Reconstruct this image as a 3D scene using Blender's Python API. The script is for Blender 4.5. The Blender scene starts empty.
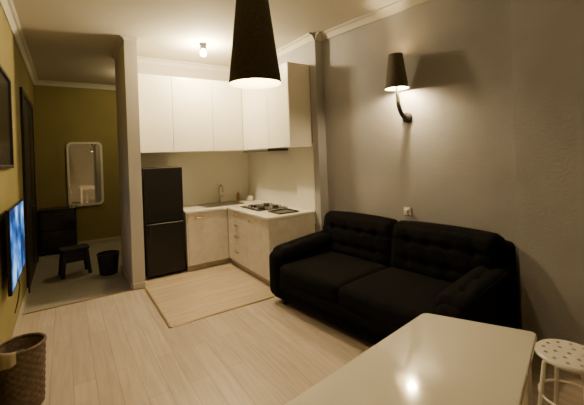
import bpy, bmesh, math, random
from mathutils import Vector, Matrix
random.seed(4)
S=bpy.context.scene
COL=S.collection
# ---------------------------------------------------------------- materials
def mat(name,col,rough=0.6,metal=0.0,noise=0.0,nscale=8.0,bump=0.0,bscale=60.0,emit=None,estr=0,spec=0.5,coat=0.0,stretch=None):
    m=bpy.data.materials.new(name); m.use_nodes=True
    nt=m.node_tree; b=nt.nodes['Principled BSDF']
    b.inputs['Base Color'].default_value=(*col,1); b.inputs['Roughness'].default_value=rough
    b.inputs['Metallic'].default_value=metal; b.inputs['Specular IOR Level'].default_value=spec
    b.inputs['Coat Weight'].default_value=coat
    tc=nt.nodes.new('ShaderNodeTexCoord'); mp=nt.nodes.new('ShaderNodeMapping')
    nt.links.new(tc.outputs['Object'],mp.inputs['Vector'])
    if stretch: mp.inputs['Scale'].default_value=stretch
    n=nt.nodes.new('ShaderNodeTexNoise'); n.inputs['Scale'].default_value=nscale; n.inputs['Detail'].default_value=6
    nt.links.new(mp.outputs[0],n.inputs['Vector'])
    r=nt.nodes.new('ShaderNodeValToRGB')
    k=noise
    r.color_ramp.elements[0].position=.3; r.color_ramp.elements[1].position=.7
    r.color_ramp.elements[0].color=(*[c*(1-k) for c in col],1)
    r.color_ramp.elements[1].color=(*[min(1,c*(1+k)) for c in col],1)
    nt.links.new(n.outputs[0],r.inputs[0]); nt.links.new(r.outputs[0],b.inputs['Base Color'])
    if bump>0:
        n2=nt.nodes.new('ShaderNodeTexNoise'); n2.inputs['Scale'].default_value=bscale; n2.inputs['Detail'].default_value=4
        nt.links.new(mp.outputs[0],n2.inputs['Vector'])
        bp=nt.nodes.new('ShaderNodeBump'); bp.inputs['Strength'].default_value=bump; bp.inputs['Distance'].default_value=.01
        nt.links.new(n2.outputs[0],bp.inputs['Height']); nt.links.new(bp.outputs[0],b.inputs['Normal'])
    if emit:
        b.inputs['Emission Color'].default_value=(*emit,1); b.inputs['Emission Strength'].default_value=estr
    return m
def planks(name,c1,c2,mortar,rot=0.0,w=1.2,h=.14,rough=.35,ms=.002,lo=(.80,.77,.73)):
    m=bpy.data.materials.new(name); m.use_nodes=True
    nt=m.node_tree; b=nt.nodes['Principled BSDF']; b.inputs['Roughness'].default_value=rough
    tc=nt.nodes.new('ShaderNodeTexCoord'); mp=nt.nodes.new('ShaderNodeMapping'); mp.inputs['Rotation'].default_value=(0,0,rot)
    nt.links.new(tc.outputs['Object'],mp.inputs['Vector'])
    br=nt.nodes.new('ShaderNodeTexBrick'); br.inputs['Color1'].default_value=(*c1,1); br.inputs['Color2'].default_value=(*c2,1)
    br.inputs['Mortar'].default_value=(*mortar,1); br.inputs['Scale'].default_value=1; br.inputs['Brick Width'].default_value=w
    br.inputs['Row Height'].default_value=h; br.inputs['Mortar Size'].default_value=ms; br.offset=.37
    nt.links.new(mp.outputs[0],br.inputs['Vector'])
    mp2=nt.nodes.new('ShaderNodeMapping'); mp2.inputs['Scale'].default_value=(1.3,16,1)
    nt.links.new(mp.outputs[0],mp2.inputs['Vector'])
    n=nt.nodes.new('ShaderNodeTexNoise'); n.inputs['Scale'].default_value=1.6; n.inputs['Detail'].default_value=8; n.inputs['Distortion'].default_value=.8
    nt.links.new(mp2.outputs[0],n.inputs['Vector'])
    r=nt.nodes.new('ShaderNodeValToRGB'); r.color_ramp.elements[0].position=.32; r.color_ramp.elements[1].position=.66
    r.color_ramp.elements[0].color=(*lo,1); r.color_ramp.elements[1].color=(1,1,1,1)
    nt.links.new(n.outputs[0],r.inputs[0])
    mx=nt.nodes.new('ShaderNodeMix'); mx.data_type='RGBA'; mx.blend_type='MULTIPLY'; mx.inputs[0].default_value=1
    nt.links.new(br.outputs['Color'],mx.inputs[6]); nt.links.new(r.outputs[0],mx.inputs[7])
    nt.links.new(mx.outputs[2],b.inputs['Base Color'])
    return m
M_wood=planks('laminate_oak',(.60,.515,.42),(.52,.44,.355),(.36,.29,.22),math.pi/2,1.25,.14)
M_woodk=planks('laminate_kitchen',(.64,.53,.38),(.57,.46,.32),(.38,.29,.19),0.0,1.25,.14)
M_tile=planks('grey_tile',(.42,.41,.34),(.39,.38,.32),(.28,.27,.22),0,.45,.45,.3)
M_wall=mat('wall_greige',(.52,.49,.43),.85,noise=.04,nscale=1.8,bump=.08,bscale=90)
M_wallr=mat('wall_grey',(.39,.385,.395),.85,noise=.14,nscale=1.4,bump=.2,bscale=45)
M_olive=mat('wall_olive',(.27,.23,.085),.8,noise=.08,nscale=2,bump=.12,bscale=90)
M_ceil=mat('ceiling_paint',(.58,.55,.48),.85,noise=.03,nscale=1)
M_trim=mat('white_trim',(.60,.57,.50),.6,noise=.02)
M_base=mat('baseboard_light',(.52,.46,.37),.5,noise=.04)
M_cab=mat('cabinet_cream_gloss',(.90,.86,.74),.28,noise=.02,nscale=3)
M_front=mat('cabinet_marbled',(.68,.63,.55),.4,noise=.08,nscale=11,bump=.03)
M_plinth=mat('plinth',(.42,.38,.32),.5)
M_count=mat('countertop',(.82,.78,.69),.22,noise=.03,nscale=20)
M_splash=mat('backsplash_panel',(.86,.84,.75),.35,noise=.03,nscale=2)
M_black=mat('black_gloss',(.010,.009,.009),.22,noise=.05)
M_blackm=mat('black_matte',(.014,.013,.012),.6,noise=.1,bump=.05)
M_fridge=mat('fridge_black',(.006,.0055,.0055),.42,noise=.05,spec=.35)
M_sofa=mat('sofa_black_fabric',(.0042,.004,.0046),.95,noise=.35,nscale=12,bump=.5,bscale=350,spec=.10)
M_steel=mat('brushed_steel',(.6,.58,.54),.28,1.0,noise=.05)
M_brass=mat('brass_handle',(.55,.40,.18),.3,1.0,noise=.05)
M_table=mat('table_white_gloss',(.68,.64,.54),.10,noise=.01,coat=.3)
M_white=mat('white_lacquer',(.78,.74,.66),.3,noise=.02)
M_shade=mat('shade_dark_fabric',(.10,.085,.055),.85,noise=.2,nscale=60,bump=.3,bscale=300)
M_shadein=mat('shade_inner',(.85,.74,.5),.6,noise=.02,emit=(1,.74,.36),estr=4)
M_bulb=mat('bulb_glow',(1,.9,.7),.4,emit=(1,.8,.46),estr=60)
M_door=mat('door_dark_wenge',(.018,.014,.010),.5,noise=.3,nscale=4,stretch=(8,8,1))
M_mirror=mat('mirror_glass',(.82,.80,.74),.03,1.0)
M_wicker=mat('wicker_brown',(.12,.085,.055),.7,noise=.35,nscale=40,bump=.3)
M_bag=mat('plastic_bag',(.42,.36,.25),.35,noise=.05,bump=.4,bscale=25)
M_strip=mat('metal_strip',(.42,.32,.20),.35,.6)
M_dgrey=mat('dark_grey',(.06,.055,.05),.5)
M_soap=mat('soap_amber',(.35,.20,.06),.2,noise=.03)
def tvmat():
    m=bpy.data.materials.new('tv_screen_picture'); m.use_nodes=True; nt=m.node_tree; b=nt.nodes['Principled BSDF']
    b.inputs['Base Color'].default_value=(.01,.01,.015,1); b.inputs['Roughness'].default_value=.15
    tc=nt.nodes.new('ShaderNodeTexCoord'); n=nt.nodes.new('ShaderNodeTexNoise'); n.inputs['Scale'].default_value=3.2; n.inputs['Detail'].default_value=3
    nt.links.new(tc.outputs['Object'],n.inputs['Vector'])
    r=nt.nodes.new('ShaderNodeValToRGB'); e=r.color_ramp.elements
    e[0].position=.40; e[0].color=(.01,.03,.12,1); e[1].position=.66; e[1].color=(.5,.8,1,1)
    k=e.new(.54); k.color=(.04,.20,.65,1)
    nt.links.new(n.outputs[0],r.inputs[0]); nt.links.new(r.outputs[0],b.inputs['Emission Color'])
    b.inputs['Emission Strength'].default_value=1.6
    return m
M_tv=tvmat()
# ---------------------------------------------------------------- mesh helpers
def finish(name,bm,m,parent=None,smooth=False,bev=0,seg=2):
    me=bpy.data.meshes.new(name); bm.normal_update(); bm.to_mesh(me); bm.free()
    o=bpy.data.objects.new(name,me); COL.objects.link(o)
    for x in (m if isinstance(m,(list,tuple)) else [m]): me.materials.append(x)
    if smooth:
        for p in me.polygons: p.use_smooth=True
    if bev>0:
        md=o.modifiers.new('bevel','BEVEL'); md.width=bev; md.segments=seg; md.limit_method='ANGLE'; md.angle_limit=.6
    if parent: o.parent=parent
    return o
def empty(name,loc=(0,0,0),rz=0):
    e=bpy.data.objects.new(name,None); e.location=loc; e.rotation_euler=(0,0,rz); e.empty_display_size=.1; COL.objects.link(e); return e
def addbox(bm,x0,x1,y0,y1,z0,z1):
    r=bmesh.ops.create_cube(bm,size=1)['verts']
    for v in r:
        v.co=Vector((x0+(v.co.x+.5)*(x1-x0),y0+(v.co.y+.5)*(y1-y0),z0+(v.co.z+.5)*(z1-z0)))
    return r
def box(name,x0,x1,y0,y1,z0,z1,m,parent=None,bev=0,seg=2):
    bm=bmesh.new(); addbox(bm,x0,x1,y0,y1,z0,z1); return finish(name,bm,m,parent,bev=bev,seg=seg)
def prism(name,pts,z0,z1,m,parent=None,bev=0,seg=2):
    bm=bmesh.new(); vs=[bm.verts.new((x,y,z0)) for x,y in pts]; f=bm.faces.new(vs)
    r=bmesh.ops.extrude_face_region(bm,geom=[f]); 
    for v in r['geom']:
        if isinstance(v,bmesh.types.BMVert): v.co.z=z1
    bmesh.ops.recalc_face_normals(bm,faces=bm.faces)
    return finish(name,bm,m,parent,bev=bev,seg=seg)
def lathe(name,prof,m,parent=None,loc=(0,0,0),n=40,smooth=True):
    bm=bmesh.new(); rings=[]
    for r,z in prof:
        if r<1e-5: rings.append([bm.verts.new((0,0,z))])
        else: rings.append([bm.verts.new((r*math.cos(2*math.pi*i/n),r*math.sin(2*math.pi*i/n),z)) for i in range(n)])
    for a,b in zip(rings,rings[1:]):
        for i in range(n):
            j=(i+1)%n
            if len(a)==1 and len(b)==1: continue
            if len(a)==1: bm.faces.new((a[0],b[j],b[i]))
            elif len(b)==1: bm.faces.new((a[i],a[j],b[0]))
            else: bm.faces.new((a[i],a[j],b[j],b[i]))
    bmesh.ops.recalc_face_normals(bm,faces=bm.faces)
    o=finish(name,bm,m,parent,smooth); o.location=loc; return o
def tube(name,pts,r,m,parent=None,res=8,cyc=False):
    cu=bpy.data.curves.new(name,'CURVE'); cu.dimensions='3D'; cu.bevel_depth=1.0; cu.bevel_resolution=4; cu.use_fill_caps=True
    sp=cu.splines.new('POLY'); sp.points.add(len(pts)-1); sp.use_cyclic_u=cyc
    for i,p in enumerate(pts):
        sp.points[i].co=(*p,1); sp.points[i].radius=r[i] if isinstance(r,(list,tuple)) else r
    o=bpy.data.objects.new(name+'_c',cu); COL.objects.link(o)
    dg=bpy.context.evaluated_depsgraph_get(); dg.update(); me=bpy.data.meshes.new_from_object(o.evaluated_get(dg))
    bpy.data.objects.remove(o); ob=bpy.data.objects.new(name,me); COL.objects.link(ob)
    me.materials.clear(); me.materials.append(m)
    for p in me.polygons: p.use_smooth=True
    if parent: ob.parent=parent
    return ob
def cushion(name,cx,cy,cz,sx,sy,sz,m,parent,r=.06,puff=.02,tufts=None,taxis=0,tsign=-1,n=26,tilt=0,depth=.03):
    """rounded box with puff and optional button dents"""
    bm=bmesh.new(); bmesh.ops.create_cube(bm,size=2)
    bmesh.ops.subdivide_edges(bm,edges=bm.edges[:],cuts=n,use_grid_fill=True)
    h=Vector((sx/2,sy/2,sz/2)); r=min(r,min(h)*.98)
    for v in bm.verts:
        u=v.co.copy(); 
        p=Vector([math.sin(u[i]*math.pi/2*.999)*h[i] if True else 0 for i in range(3)])
        q=Vector([max(-(h[i]-r),min(h[i]-r,p[i])) for i in range(3)])
        d=p-q
        if d.length>1e-9: p=q+d.normalized()*r
        f=[1-(p[i]/h[i])**2 for i in range(3)]
        for i in range(3):
            o=[f[j] for j in range(3) if j!=i]
            if abs(u[i])>.999: p[i]+=math.copysign(puff*max(0,o[0])**.5*max(0,o[1])**.5,u[i])
        if tufts and u[taxis]*tsign>.9:
            a,b=[j for j in range(3) if j!=taxis]
            for (ta,tb) in tufts:
                dd=((p[a]-ta)**2+(p[b]-tb)**2)
                p[taxis]-=tsign*depth*math.exp(-dd/(.03**2))
            for (ta,tb) in tufts:
                p[taxis]-=tsign*.35*depth*math.exp(-((p[a]-ta)/.018)**2)*max(0,f[b])**.3/2
                p[taxis]-=tsign*.35*depth*math.exp(-((p[b]-tb)/.018)**2)*max(0,f[a])**.3/3
        v.co=p
    o=finish(name,bm,m,parent,True); o.location=(cx,cy,cz); o.rotation_euler=(0,tilt,0); return o
LC=(1,.76,.42)
def light(name,loc,e,col=LC,r=.04,parent=None):
    l=bpy.data.lights.new(name,'POINT'); l.energy=e; l.color=col; l.shadow_soft_size=r
    o=bpy.data.objects.new(name,l); o.location=loc; COL.objects.link(o)
    if parent: o.parent=parent
    return o
CH=3.15
# ---------------------------------------------------------------- room shell
XL=-.45; YB=7.85; YK=5.55; XK=2.72
box('floor',XL-.1,3.6,-1.6,4.70,-.1,0,M_wood)
prism('floor_kitchen',[(.79,3.42),(1.9,3.42),(2.72,3.42),(2.72,YK),(.79,YK)],-.05,.004,M_woodk)
box('floor_hall',XL-.1,1.9,4.70,YB+.1,-.1,.002,M_tile)
box('trim_1',.775,.80,3.405,4.68,0,.010,M_strip,bev=.003)
box('trim_2',.775,1.93,3.405,3.43,0,.010,M_strip,bev=.003)
box('trim_3',XL,.655,4.685,4.715,0,.009,M_strip,bev=.003)
box('ceiling',XL-.1,3.6,-1.6,YB+.1,CH,CH+.1,M_ceil)
box('wall_left',XL-.1,XL,-1.6,YB+.1,0,CH,M_olive)
box('wall_hall_back',XL,1.9,YB,YB+.1,0,CH,M_olive)
box('wall_hall_right',1.8,1.9,5.65,YB,0,CH,M_olive)
box('wall_partition',.655,.80,4.68,5.65,0,CH,M_wall)
box('wall_kitchen_back',.80,2.86,YK,YK+.1,0,CH,M_wall)
box('wall_kitchen_right',XK,2.86,3.50,YK,0,CH,M_wallr)
prism('wall_right',[(2.84,3.55),(3.19,1.0),(3.32,1.0),(2.98,3.55)],0,CH,M_wallr)
box('wall_right_pier',3.0,3.6,-1.6,1.32,0,CH,M_wallr)
box('wall_near',XL-.1,3.6,-1.7,-1.6,0,CH,M_wall)
def cornice(name,p0,p1,nx,ny,s=.07):
    d=Vector((p1[0]-p0[0],p1[1]-p0[1],0)); n=Vector((nx,ny,0))
    prof=[(0,0),(0,-s),(.012,-s),(.02,-s*.75),(s*.55,-s*.3),(s*.8,-.02),(s,-.012),(s,0)]
    bm=bmesh.new(); A=[];B=[]
    for a,z in prof:
        A.append(bm.verts.new(Vector((*p0,CH-.001+z))+n*(a+.001))); B.append(bm.verts.new(Vector((*p1,CH-.001+z))+n*(a+.001)))
    k=len(prof)
    for i in range(k): bm.faces.new((A[i],A[(i+1)%k],B[(i+1)%k],B[i]))
    bm.faces.new(A); bm.faces.new(B[::-1]); bmesh.ops.recalc_face_normals(bm,faces=bm.faces)
    return finish(name,bm,M_trim)
cornice('trim_4',(XL,-1.6),(XL,YB),1,0,.08)
cornice('trim_5',(XL,YB),(1.8,YB),0,-1,.08)
cornice('trim_6',(.655,4.68),(.80,4.68),0,-1,.04)
cornice('trim_7',(.655,4.64),(.655,5.65),-1,0,.04)
cornice('trim_8',(XK,3.50),(XK,YK),-1,0,.08)
L=math.hypot(.35,2.55); 
cornice('trim_9',(2.84,3.5),(3.145,1.32),-2.55/L,-.35/L,.08)
cornice('trim_10',(3.0,-1.6),(3.0,1.32),-1,0,.08)
cornice('trim_11',(XK,3.50),(2.85,3.5),0,-1,.08)
cornice('trim_12',(.80,YK),(XK,YK),0,-1,.08)
box('baseboard_left',XL,XL+.015,-1.6,5.40,0.003,.08,M_base,bev=.004)
box('baseboard_hall_back',XL+.02,1.8,YB-.015,YB,0.003,.08,M_base,bev=.004)
box('baseboard_partition',.655,.80,4.665,4.68,0.011,.08,M_base,bev=.004)
box('baseboard_hall',.64,.655,4.73,5.65,0.003,.08,M_base,bev=.004)
box('baseboard_pier',2.985,3.0,-1.6,1.32,0.001,.08,M_base,bev=.004)
box('trim_13',.80,XK,YK-.004,YK,.70,1.75,M_splash)
box('trim_14',XK-.004,XK,3.61,YK-.004,.70,1.75,M_splash)
# ---------------------------------------------------------------- hall door on left wall
dr=empty('door_1')
for nm,a in (('jamb_far',(XL,XL+.03,7.02,7.10,0.003,2.58)),('jamb_near',(XL,XL+.03,5.42,5.50,0.003,2.58)),('head',(XL,XL+.03,5.50,7.02,2.50,2.58))):
    box(nm,*a,M_door,dr,bev=.004)
for i,(a,b) in enumerate(((5.50,6.255),(6.265,7.02))):
    box('leaf_%d'%(i+1),XL,XL+.018,a,b,.008,2.50,M_door,dr,bev=.003)
    for j,(z0,z1) in enumerate(((.15,.95),(1.1,2.35))):
        box('panel_%d_%d'%(i+1,j+1),XL+.018,XL+.024,a+.12,b-.12,z0,z1,M_door,dr,bev=.004)
tube('handle',[(XL+.018,6.18,1.02),(XL+.06,6.18,1.02),(XL+.06,6.06,1.02)],.008,M_steel,dr)
# ---------------------------------------------------------------- hall mirror
mi=empty('wall_mirror',(.325,YB,1.39))
def rrect(w,h,r,n=8):
    P=[]
    for cx,cz,a0 in ((w/2-r,h/2-r,0),(-w/2+r,h/2-r,90),(-w/2+r,-h/2+r,180),(w/2-r,-h/2+r,270)):
        for i in range(n+1):
            a=math.radians(a0+90*i/n); P.append((cx+r*math.cos(a),cz+r*math.sin(a)))
    return P
bm=bmesh.new(); o1=rrect(.60,1.24,.09); i1=rrect(.52,1.16,.06)
rings=[[bm.verts.new((x,y,z)) for x,z in P] for P,y in ((o1,-.002),(o1,-.035),(i1,-.035),(i1,-.015))]
k=len(o1)
for a,b in zip(rings,rings[1:]):
    for i in range(k): bm.faces.new((a[i],a[(i+1)%k],b[(i+1)%k],b[i]))
bmesh.ops.recalc_face_normals(bm,faces=bm.faces); finish('frame',bm,M_white,mi)
bm=bmesh.new(); bm.faces.new([bm.verts.new((x,-.016,z)) for x,z in i1]); finish('glass',bm,M_mirror,mi)
sc=empty('shoe_cabinet')
box('carcass',-.42,.14,7.42,7.80,.06,.78,M_blackm,sc,bev=.006)
box('top',-.43,.16,7.40,7.82,.78,.80,M_black,sc,bev=.004)
for i in range(2): box('flap_%d'%(i+1),-.40,.12,7.402,7.42,.09+i*.345,.42+i*.345,M_black,sc,bev=.004)
for i in range(2): box('pull_%d'%(i+1),-.20,-.08,7.39,7.402,.36+i*.345,.375+i*.345,M_dgrey,sc,bev=.002)
for i,(x,y) in enumerate(((-.38,7.46),(.10,7.46),(-.38,7.76),(.10,7.76))): box('foot_%d'%(i+1),x-.02,x+.02,y-.02,y+.02,.002,.06,M_blackm,sc)
# step stool
st=empty('step_stool',(.07,5.92,.002),.15)
bm=bmesh.new(); P=rrect(.36,.26,.05); 
t=[bm.verts.new((x,y,.36)) for x,y in P]; f=bm.faces.new(t); r=bmesh.ops.extrude_face_region(bm,geom=[f])
for v in r['geom']:
    if isinstance(v,bmesh.types.BMVert): v.co.z=.39
bmesh.ops.recalc_face_normals(bm,faces=bm.faces); finish('seat',bm,M_blackm,st,bev=.006)
for i,(sx,sy) in enumerate(((1,1),(1,-1),(-1,1),(-1,-1))):
    bm=bmesh.new(); vs=addbox(bm,-.03,.03,-.02,.02,0,.362)
    for v in vs:
        top=v.co.z>.2; v.co.x+=sx*(.13 if top else .17); v.co.y+=sy*(.09 if top else .12)
        if not top: v.co.x=sx*.17+(v.co.x-sx*.17)*.7
    finish('leg_%d'%(i+1),bm,M_blackm,st,bev=.004)
for i,sx in enumerate((1,-1)): box('side_panel_%d'%(i+1),sx*.145-.008,sx*.145+.008,-.09,.09,.16,.36,M_blackm,st,bev=.003)
for i,sy in enumerate((1,-1)): box('apron_%d'%(i+1),-.12,.12,sy*.10-.008,sy*.10+.008,.20,.36,M_blackm,st,bev=.003)
# ---------------------------------------------------------------- wicker baskets
def basket(name,loc,rb,rt,h,m,bag=False):
    e=empty(name,loc); n=28; rows=int(h/.022)
    lathe('liner',[(0,.014),(rb-.012,.014),(rt-.014,h-.01)],M_dgrey if not bag else m,e)
    lathe('bottom',[(0,0),(rb,0),(rb,.012),(0,.012)],m,e)
    bm=bmesh.new()
    for k in range(rows):
        z0=h*k/rows; z1=h*(k+1)/rows; A=[];
        for zz,o in ((z0,0),((z0+z1)/2,.007),(z1,0)):
            R=rb+(rt-rb)*zz/h
            A.append([bm.verts.new(((R+o*(1 if (i//2+k)%2 else -.6))*math.cos(2*math.pi*i/(2*n)),(R+o*(1 if (i//2+k)%2 else -.6))*math.sin(2*math.pi*i/(2*n)),zz)) for i in range(2*n)])
        for a,b in zip(A,A[1:]):
            for i in range(2*n): bm.faces.new((a[i],a[(i+1)%(2*n)],b[(i+1)%(2*n)],b[i]))
    finish('weave',bm,m,e,True)
    tube('rim',[(rt*math.cos(a*math.pi/16),rt*math.sin(a*math.pi/16),h) for a in range(32)],.010,m,e,cyc=True)
    if bag:
        # crumpled bag flap hanging over the front part of the rim only
        bm=bmesh.new(); A=[]; N=24
        for zz,dr in ((h-.05,-.03),(h+.004,-.014),(h+.014,.000),(h+.004,.014),(h-.05,.017),(h-.09,.016)):
            ring=[]
            for i in range(N+1):
                a=math.radians(195+70*i/N); w=.004*math.sin(a*9)+.003*math.sin(a*17+1)
                z=zz
                if zz<h-.035 and dr>0: z=zz+(.5+.5*math.cos(2*math.pi*i/N))*.03+.006*math.sin(a*11)
                R=rt+dr+(w if dr>.01 else w*.3); ring.append(bm.verts.new((R*math.cos(a),R*math.sin(a),z)))
            A.append(ring)
        for a,b in zip(A,A[1:]):
            for i in range(N): bm.faces.new((a[i],a[i+1],b[i+1],b[i]))
        finish('bag_edge',bm,M_bag,e,True)
        # crumpled contents
        bm=bmesh.new(); bmesh.ops.create_icosphere(bm,subdivisions=3,radius=.085)
        for v in bm.verts:
            v.co*=1+.12*math.sin(v.co.x*90)*math.sin(v.co.y*80+1)+.06*math.sin(v.co.z*120)
            v.co.z=v.co.z*.6+h-.10
        finish('crumpled_contents',bm,M_dgrey,e)
    return e
basket('wicker_waste_basket',(-.285,2.93,0.001),.115,.132,.41,M_wicker,True)
basket('laundry_basket',(.475,5.62,.002),.11,.14,.29,M_blackm)
# ---------------------------------------------------------------- TV + picture on left wall
tv=empty('television')
box('back',XL+.005,XL+.04,3.75,4.45,.72,1.12,M_blackm,tv,bev=.01)
box('housing',XL+.04,XL+.068,3.50,4.54,.57,1.25,M_black,tv,bev=.006)
box('screen',XL+.0685,XL+.070,3.515,4.51,.60,1.235,M_tv,tv)
tube('cable',[(XL+.03,4.15,.74),(XL+.04,4.17,.6),(XL+.05,4.2,.45),(XL+.035,4.15,.32),(XL+.02,4.05,.25)],.005,M_black,tv)
pf=empty('framed_picture')
box('panel',XL+.002,XL+.02,3.42,4.23,1.60,2.41,M_black,pf)
for nm,a in (('frame_top',(3.40,4.25,2.40,2.43)),('frame_bottom',(3.40,4.25,1.58,1.61)),('frame_far',(4.22,4.25,1.61,2.40)),('frame_near',(3.40,3.43,1.61,2.40))):
    box(nm,XL+.002,XL+.035,*a,M_blackm,pf,bev=.004)
# ---------------------------------------------------------------- kitchen
fr=empty('refrigerator')
box('body',.865,1.375,4.965,5.50,.03,1.50,M_fridge,fr,bev=.008)
box('door_lower',.865,1.375,4.905,4.96,.05,.745,M_fridge,fr,bev=.012,seg=3)
box('door_upper',.865,1.375,4.905,4.96,.76,1.50,M_fridge,fr,bev=.012,seg=3)
box('grip_lower',.90,.925,4.885,4.905,.58,.72,M_fridge,fr,bev=.006)
box('grip_upper',.90,.925,4.885,4.905,.79,.95,M_fridge,fr,bev=.006)
for i,(x,y) in enumerate(((.91,5.0),(1.33,5.0),(.91,5.45),(1.33,5.45))): box('foot_%d'%(i+1),x-.02,x+.02,y-.02,y+.02,.004,.03,M_blackm,fr)
kb=empty('kitchen_base_cabinets'); CT=.865; FX=2.02; FY=4.88
box('carcass_back',1.40,XK-.012,FY+.02,YK-.012,.09,CT-.035,M_front,kb)
box('carcass_side',FX+.02,XK-.012,3.64,FY+.02,.09,CT-.035,M_front,kb)
box('plinth_back',1.41,FX+.06,FY+.05,FY+.07,.004,.09,M_plinth,kb)
box('plinth_side',FX+.05,FX+.07,3.66,FY+.05,.004,.09,M_plinth,kb)
box('plinth_end',FX+.05,XK-.02,3.66,3.68,.004,.09,M_plinth,kb)
box('end_panel',FX,XK-.012,3.625,3.64,.09,CT-.035,M_front,kb,bev=.002)
prism('countertop',[(1.39,FY-.02),(FX-.02,FY-.02),(FX-.02,3.61),(XK-.008,3.61),(XK-.008,YK-.008),(1.39,YK-.008)],CT-.035,CT,M_count,kb,bev=.006)
box('end_filler',1.40,1.415,FY,FY+.02,.09,CT-.04,M_front,kb)
box('door_back',1.42,FX-.006,FY,FY+.019,.095,CT-.042,M_front,kb,bev=.003)
zs=[.095,.36,.53,.68,CT-.042]
for i in range(4): box('drawer_%d'%(i+1),FX,FX+.019,4.245,FY-.004,zs[i]+.003,zs[i+1]-.003,M_front,kb,bev=.003)
box('door_side',FX,FX+.019,3.645,4.24,.095,CT-.042,M_front,kb,bev=.003)
def pull(nm,p,ax,par,w=.055,out=(-1,0)):
    pts=[]
    for i in range(9):
        a=math.pi*i/8; t=-math.cos(a)*w; o=math.sin(a)*.03
        x,y,z=p
        if ax=='y': pts.append((x-o,y+t,z-.008*math.sin(a)))
        elif ax=='x': pts.append((x+t,y-o,z-.008*math.sin(a)))
    tube(nm,pts,.0085,M_brass,par)
for i in range(4): pull('handle_%d'%(i+1),(FX-.001,4.56,(zs[i]+zs[i+1])/2+.03),'y',kb)
pull('handle_5',(FX-.001,4.10,.76),'y',kb); pull('handle_6',(1.58,FY-.001,.765),'x',kb)
ku=empty('kitchen_wall_cabinets'); U0=1.71; U1=2.78; UY=4.98; UX=2.37
box('carcass_back',.806,XK-.006,UY+.02,YK-.006,U0,U1,M_cab,ku)
box('carcass_side',UX+.02,XK-.006,3.65,UY+.02,U0,U1,M_cab,ku)
box('end_panel',UX,XK-.006,3.63,3.649,U0-.005,U1,M_cab,ku,bev=.002)
for i,(a,b) in enumerate(((.808,1.286),(1.292,1.873),(1.879,UX-.004))): box('door_back_%d'%(i+1),a,b,UY,UY+.018,U0,U1,M_cab,ku,bev=.003)
for i,(a,b) in enumerate(((3.652,4.163),(4.169,UY-.002))): box('door_side_%d'%(i+1),UX,UX+.018,a,b,U0,U1,M_cab,ku,bev=.003)
hd=empty('range_hood'); 
box('slab',UX-.02,XK-.03,4.17,4.95,U0-.035,U0-.006,M_dgrey,hd,bev=.004)
box('filter',UX+.05,XK-.08,4.25,4.8,U0-.041,U0-.035,M_steel,hd)
hb=empty('gas_hob')
box('glass',2.14,2.62,4.12,4.68,CT+.001,CT+.012,M_black,hb,bev=.004)
for i,(x,y) in enumerate(((2.28,4.27),(2.28,4.53),(2.50,4.27),(2.50,4.53))):
    lathe('burner_%d'%(i+1),[(0,0),(.045,0),(.045,.012),(.03,.02),(0,.02)],M_blackm,hb,(x,y,CT+.012),20)
    for j in range(2):
        a=j*math.pi/2; dx=math.cos(a)*.085; dy=math.sin(a)*.085
        tube('grate_%d_%d'%(i+1,j+1),[(x-dx,y-dy,CT+.015),(x-dx,y-dy,CT+.035),(x+dx,y+dy,CT+.035),(x+dx,y+dy,CT+.015)],.004,M_blackm,hb)
for i in range(4): lathe('knob_%d'%(i+1),[(0,0),(.016,0),(.014,.02),(0,.02)],M_steel,hb,(2.175,4.25+i*.09,CT+.012),16)
tr=empty('serving_tray')
box('base',2.22,2.52,3.70,4.0,CT+.001,CT+.008,M_black,tr,bev=.003)
for nm,a in (('lip_1',(2.22,2.23,3.70,4.0)),('lip_2',(2.51,2.52,3.70,4.0)),('lip_3',(2.23,2.51,3.70,3.71)),('lip_4',(2.23,2.51,3.99,4.0))): box(nm,*a,CT+.008,CT+.018,M_black,tr)
sk=empty('kitchen_sink')
bm=bmesh.new(); 
def ring(w,d,z,r): return [bm.verts.new((x,y,z)) for x,y in rrect(w,d,r)]
R=[ring(.62,.42,.001,.04),ring(.62,.42,.010,.04),ring(.54,.34,.010,.05),ring(.53,.33,.003,.05)]
for a,b in zip(R,R[1:]):
    for i in range(len(a)): bm.faces.new((a[i],a[(i+1)%len(a)],b[(i+1)%len(a)],b[i]))
bm.faces.new(R[-1]); bmesh.ops.recalc_face_normals(bm,faces=bm.faces)
M_sinkd=mat('sink_dark_steel',(.22,.20,.17),.35,.8,noise=.05)
o=finish('basin',bm,M_sinkd,sk); o.location=(2.05,5.20,CT)
tube('tap',[(2.14,5.47,CT+.01),(2.14,5.47,CT+.22)]+[(2.14-.0*i,5.47-.07+.07*math.cos(i*math.pi/8),CT+.22+.07*math.sin(i*math.pi/8)) for i in range(1,9)]+[(2.14,5.33,CT+.18)],.012,M_steel,sk)
tube('lever',[(2.14,5.47,CT+.08),(2.20,5.45,CT+.12)],.008,M_steel,sk)
lathe('tap_base',[(0,0),(.028,0),(.022,.03),(0,.03)],M_steel,sk,(2.14,5.47,CT+.003),20)
sb=empty('soap_bottle',(2.45,5.42,CT+.001))
lathe('bottle',[(0,0),(.03,0),(.032,.01),(.032,.10),(.024,.125),(.012,.132),(.012,.145),(0,.145)],M_soap,sb,n=24)
tube('pump',[(0,0,.145),(0,0,.178),(-.035,-.01,.176)],.005,M_white,sb)
cu_=empty('coffee_cup',(2.58,5.22,CT+.001))
lathe('body',[(0,0),(.028,0),(.038,.03),(.040,.08),(.036,.08),(.034,.03),(.024,.008),(0,.008)],M_white,cu_,n=24)
tube('handle',[(-.036,0,.065),(-.058,0,.060),(-.060,0,.035),(-.036,0,.022)],.005,M_white,cu_)
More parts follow.
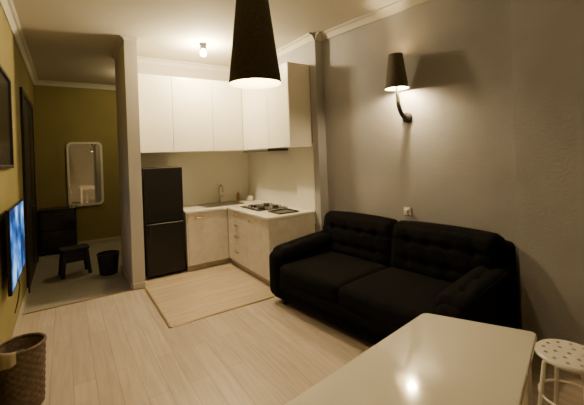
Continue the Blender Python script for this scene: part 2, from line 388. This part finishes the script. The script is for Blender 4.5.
# ceiling spot
cs=empty('ceiling_spotlight',(1.60,4.50,CH))
lathe('canopy',[(0,0),(.05,0),(.05,-.02),(0,-.02)],M_blackm,cs)
lathe('can',[(.02,-.02),(.042,-.02),(.042,-.08),(.036,-.08),(.034,-.05),(.0,-.05)],M_blackm,cs)
lathe('bulb',[(0,-.06),(.025,-.08),(.040,-.11),(.044,-.135),(.036,-.16),(.02,-.175),(0,-.18)],M_bulb,cs)
light('spot_bulb_light',(1.60,4.50,CH-.165),235,(1,.78,.45),r=.07)
# ---------------------------------------------------------------- pendant
pe=empty('pendant_lamp',(.89,1.69,0))
zb=2.0; zt=2.52
lathe('shade',[(.145,zb),(.082,zt),(.079,zt),(.0785,zt-.01)],M_shade,pe,n=64)
lathe('shade_lining',[(.0785,zt-.002),(.142,zb+.001),(.145,zb)],M_shadein,pe,n=64)
tube('cord',[(0,0,zb+.25),(0,0,CH)],.005,M_blackm,pe)
lathe('socket',[(0,zb+.25),(.02,zb+.25),(.022,zb+.17),(0,zb+.17)],M_blackm,pe,n=20)
for i in range(3):
    a=i*2*math.pi/3; tube('spoke_%d'%(i+1),[(0,0,zt-.12),(.092*math.cos(a),.092*math.sin(a),zt-.12)],.003,M_blackm,pe)
lathe('bulb',[(0,zb+.17),(.015,zb+.165),(.03,zb+.12),(.022,zb+.09),(0,zb+.08)],M_bulb,pe,n=24)
lathe('canopy',[(0,CH),(.05,CH),(.05,CH-.025),(0,CH-.03)],M_blackm,pe,n=24)
light('pendant_bulb_light',(.89,1.69,zb+.11),48,(1,.80,.50),r=.045)
# ---------------------------------------------------------------- sconce
def wallx(y): return 2.84+(3.55-y)*.35/2.55
ws=empty('wall_sconce',(wallx(2.34),2.34,0),math.atan2(.35,2.55))
lathe('shade',[(.116,2.24),(.070,2.59),(.067,2.59)],M_shade,ws,(-.155,.02,0),48)
lathe('shade_lining',[(.067,2.59),(.113,2.241),(.116,2.24)],M_shadein,ws,(-.155,.02,0),48)
bp=lathe('backplate',[(0,0),(.055,0),(.055,.018),(.045,.026),(0,.026)],M_blackm,ws,(-.002,0,1.95),32); bp.rotation_euler=(0,-math.pi/2,0)
tube('arm',[(-.02,0,1.95),(-.06,.0,1.955),(-.10,.005,1.98),(-.13,.01,2.03),(-.145,.015,2.10),(-.15,.018,2.18),(-.155,.02,2.26)],[.03,.026,.024,.024,.022,.016,.014],M_blackm,ws)
tube('spoke',[(-.155,-.065,2.50),(-.155,.02,2.50),(-.155,.105,2.50)],.003,M_blackm,ws)
tube('stem',[(-.155,.02,2.26),(-.155,.02,2.50)],.004,M_blackm,ws)
lathe('bulb',[(0,2.28),(.015,2.29),(.026,2.33),(.02,2.36),(0,2.375)],M_bulb,ws,(-.155,.02,0),24)
light('sconce_bulb_light',(-.155,-.03,2.28),58,(1,.76,.42),r=.04,parent=ws)
ol=empty('wall_outlet',(wallx(2.38)-.001,2.38,.97),math.atan2(.35,2.55))
box('plate',-.010,0,-.04,.04,-.04,.04,M_white,ol,bev=.003)
box('plug',-.045,-.010,-.02,.02,-.02,.02,M_white,ol,bev=.006)
# ---------------------------------------------------------------- sofa  (local: +x to wall, +y to kitchen)
so=empty('sofa_bed',(1.94,2.33,0),math.radians(6.2))
cushion('base',.53,-.03,.17,1.0,2.02,.22,M_sofa,so,r=.03,puff=.004)
for i,(x,y) in enumerate(((.10,.85),(.10,-.92),(.9,.85),(.9,-.92))): box('foot_%d'%(i+1),x-.025,x+.025,y-.025,y+.025,.001,.07,M_blackm,so)
for i,yc in enumerate((.395,-.435)):
    cushion('seat_cushion_%d'%(i+1),.44,yc,.355,.90,.83,.19,M_sofa,so,r=.05,puff=.018)
cushion('seat_lip',.42,-.02,.25,.88,1.66,.12,M_sofa,so,r=.04,puff=.01)
T=[(a,b) for a in (-.30,-.10,.10,.30) for b in (-.10,.08)]
cushion('back_frame',1.00,-.03,.44,.16,2.06,.76,M_sofa,so,r=.05,puff=.008)
for i,yc in enumerate((.455,-.525)):
    cushion('back_cushion_%d'%(i+1),.88,yc,.64,.22,.98,.49,M_sofa,so,r=.075,puff=.03,tufts=T,taxis=0,tsign=-1,n=44,tilt=math.radians(11),depth=.035)
for i,yc in enumerate((.925,-.985)):
    cushion('arm_%d'%(i+1),.49,yc,.32,.98,.20,.48,M_sofa,so,r=.07,puff=.012,n=26)
    cushion('arm_pad_%d'%(i+1),.53,yc*.99,.56,.92,.24,.13,M_sofa,so,r=.06,puff=.018,tufts=[(a,0) for a in (-.25,0,.25)],taxis=2,tsign=1,n=34,tilt=math.radians(-4))
# ---------------------------------------------------------------- table
tb=empty('dining_table')
def roundpoly(P,r,n=6):
    out=[]; k=len(P)
    for i in range(k):
        p=Vector(P[i]); a=(Vector(P[i-1])-p).normalized(); b=(Vector(P[(i+1)%k])-p).normalized()
        s=p+a*r; e=p+b*r
        for j in range(n+1):
            t=j/n; out.append(tuple((1-t)**2*s+2*t*(1-t)*p+t*t*e))
    return out
TP=[(1.555,1.155),(1.785,.722),(.58,.36),(.36,.985)]
prism('top',roundpoly(TP,.035),.722,.75,M_table,tb,bev=.006,seg=3)
cx=sum(p[0] for p in TP)/4; cy=sum(p[1] for p in TP)/4
ins=[(cx+(p[0]-cx)*.86,cy+(p[1]-cy)*.80) for p in TP]
for i,(x,y) in enumerate(ins): box('leg_%d'%(i+1),x-.022,x+.022,y-.022,y+.022,.001,.722,M_white,tb,bev=.004)
for i in range(4):
    a=Vector(ins[i]); b=Vector(ins[(i+1)%4]); d=(b-a).normalized(); n=Vector((-d.y,d.x))*.009
    prism('apron_%d'%(i+1),[tuple(a+n),tuple(b+n),tuple(b-n),tuple(a-n)],.655,.722,M_white,tb)
# ---------------------------------------------------------------- round stool with holes
rs=empty('round_stool',(2.28,.77,0))
o=lathe('seat',[(0,.435),(.150,.435),(.158,.442),(.158,.452),(.150,.460),(0,.460)],M_white,rs,n=48)
holes=[(0,0)]+[(.062*math.cos(a*math.pi/3),.062*math.sin(a*math.pi/3)) for a in range(6)]+[(.115*math.cos(a*math.pi/6+.26),.115*math.sin(a*math.pi/6+.26)) for a in range(12)]
bmc=bmesh.new()
for x,y in holes:
    r=bmesh.ops.create_cone(bmc,cap_ends=True,segments=16,radius1=.011,radius2=.011,depth=.1)['verts']
    for v in r: v.co+=Vector((x,y,.447))
cut=finish('hole_cutter',bmc,M_white)
md=o.modifiers.new('holes','BOOLEAN'); md.operation='DIFFERENCE'; md.object=cut; md.solver='EXACT'
cut.location=rs.location
dg=bpy.context.evaluated_depsgraph_get(); dg.update()
me=bpy.data.meshes.new_from_object(o.evaluated_get(dg)); o.modifiers.clear(); o.data=me
for p in me.polygons: p.use_smooth=False
bpy.data.objects.remove(cut)
for i in range(4):
    a=math.pi/4+i*math.pi/2; c,s_=math.cos(a),math.sin(a)
    tube('leg_%d'%(i+1),[(.10*c,.10*s_,.436),(.125*c,.125*s_,.40),(.17*c,.17*s_,.012)],.011,M_white,rs)
tube('stretcher_ring',[(.143*math.cos(a*math.pi/16),.143*math.sin(a*math.pi/16),.22) for a in range(32)],.007,M_white,rs,cyc=True)
# ---------------------------------------------------------------- added hall fill light, fixture out of view behind the partition
hl=empty('hall_fill_fixture',(1.15,6.6,CH))
lathe('base',[(0,0),(.13,0),(.13,-.03),(0,-.03)],M_white,hl)
lathe('globe',[(.12,-.03),(.115,-.06),(.08,-.09),(0,-.10)],M_bulb,hl)
light('hall_fill_light',(1.15,6.6,CH-.2),6,(1,.74,.36),r=.06)
# ---------------------------------------------------------------- world
w=bpy.data.worlds.new('night'); S.world=w; w.use_nodes=True
w.node_tree.nodes['Background'].inputs[0].default_value=(.05,.045,.04,1)
# ---------------------------------------------------------------- camera
th=math.atan2(225,345); r=.037
F=Vector((math.sin(th),math.cos(th),0)); R_=Vector((math.cos(th),-math.sin(th),0)); U=Vector((0,0,1))
cr=R_*math.cos(r)-U*math.sin(r); cuv=U*math.cos(r)+R_*math.sin(r)
mtx=Matrix((( cr.x,cuv.x,-F.x,0),(cr.y,cuv.y,-F.y,0),(cr.z,cuv.z,-F.z,1.6),(0,0,0,1)))
cd=bpy.data.cameras.new('camera'); cd.sensor_width=36; cd.lens=36*345/584; cd.shift_x=.003; cd.shift_y=-47/584; cd.clip_start=.05
co=bpy.data.objects.new('camera',cd); COL.objects.link(co); co.matrix_world=mtx; S.camera=co
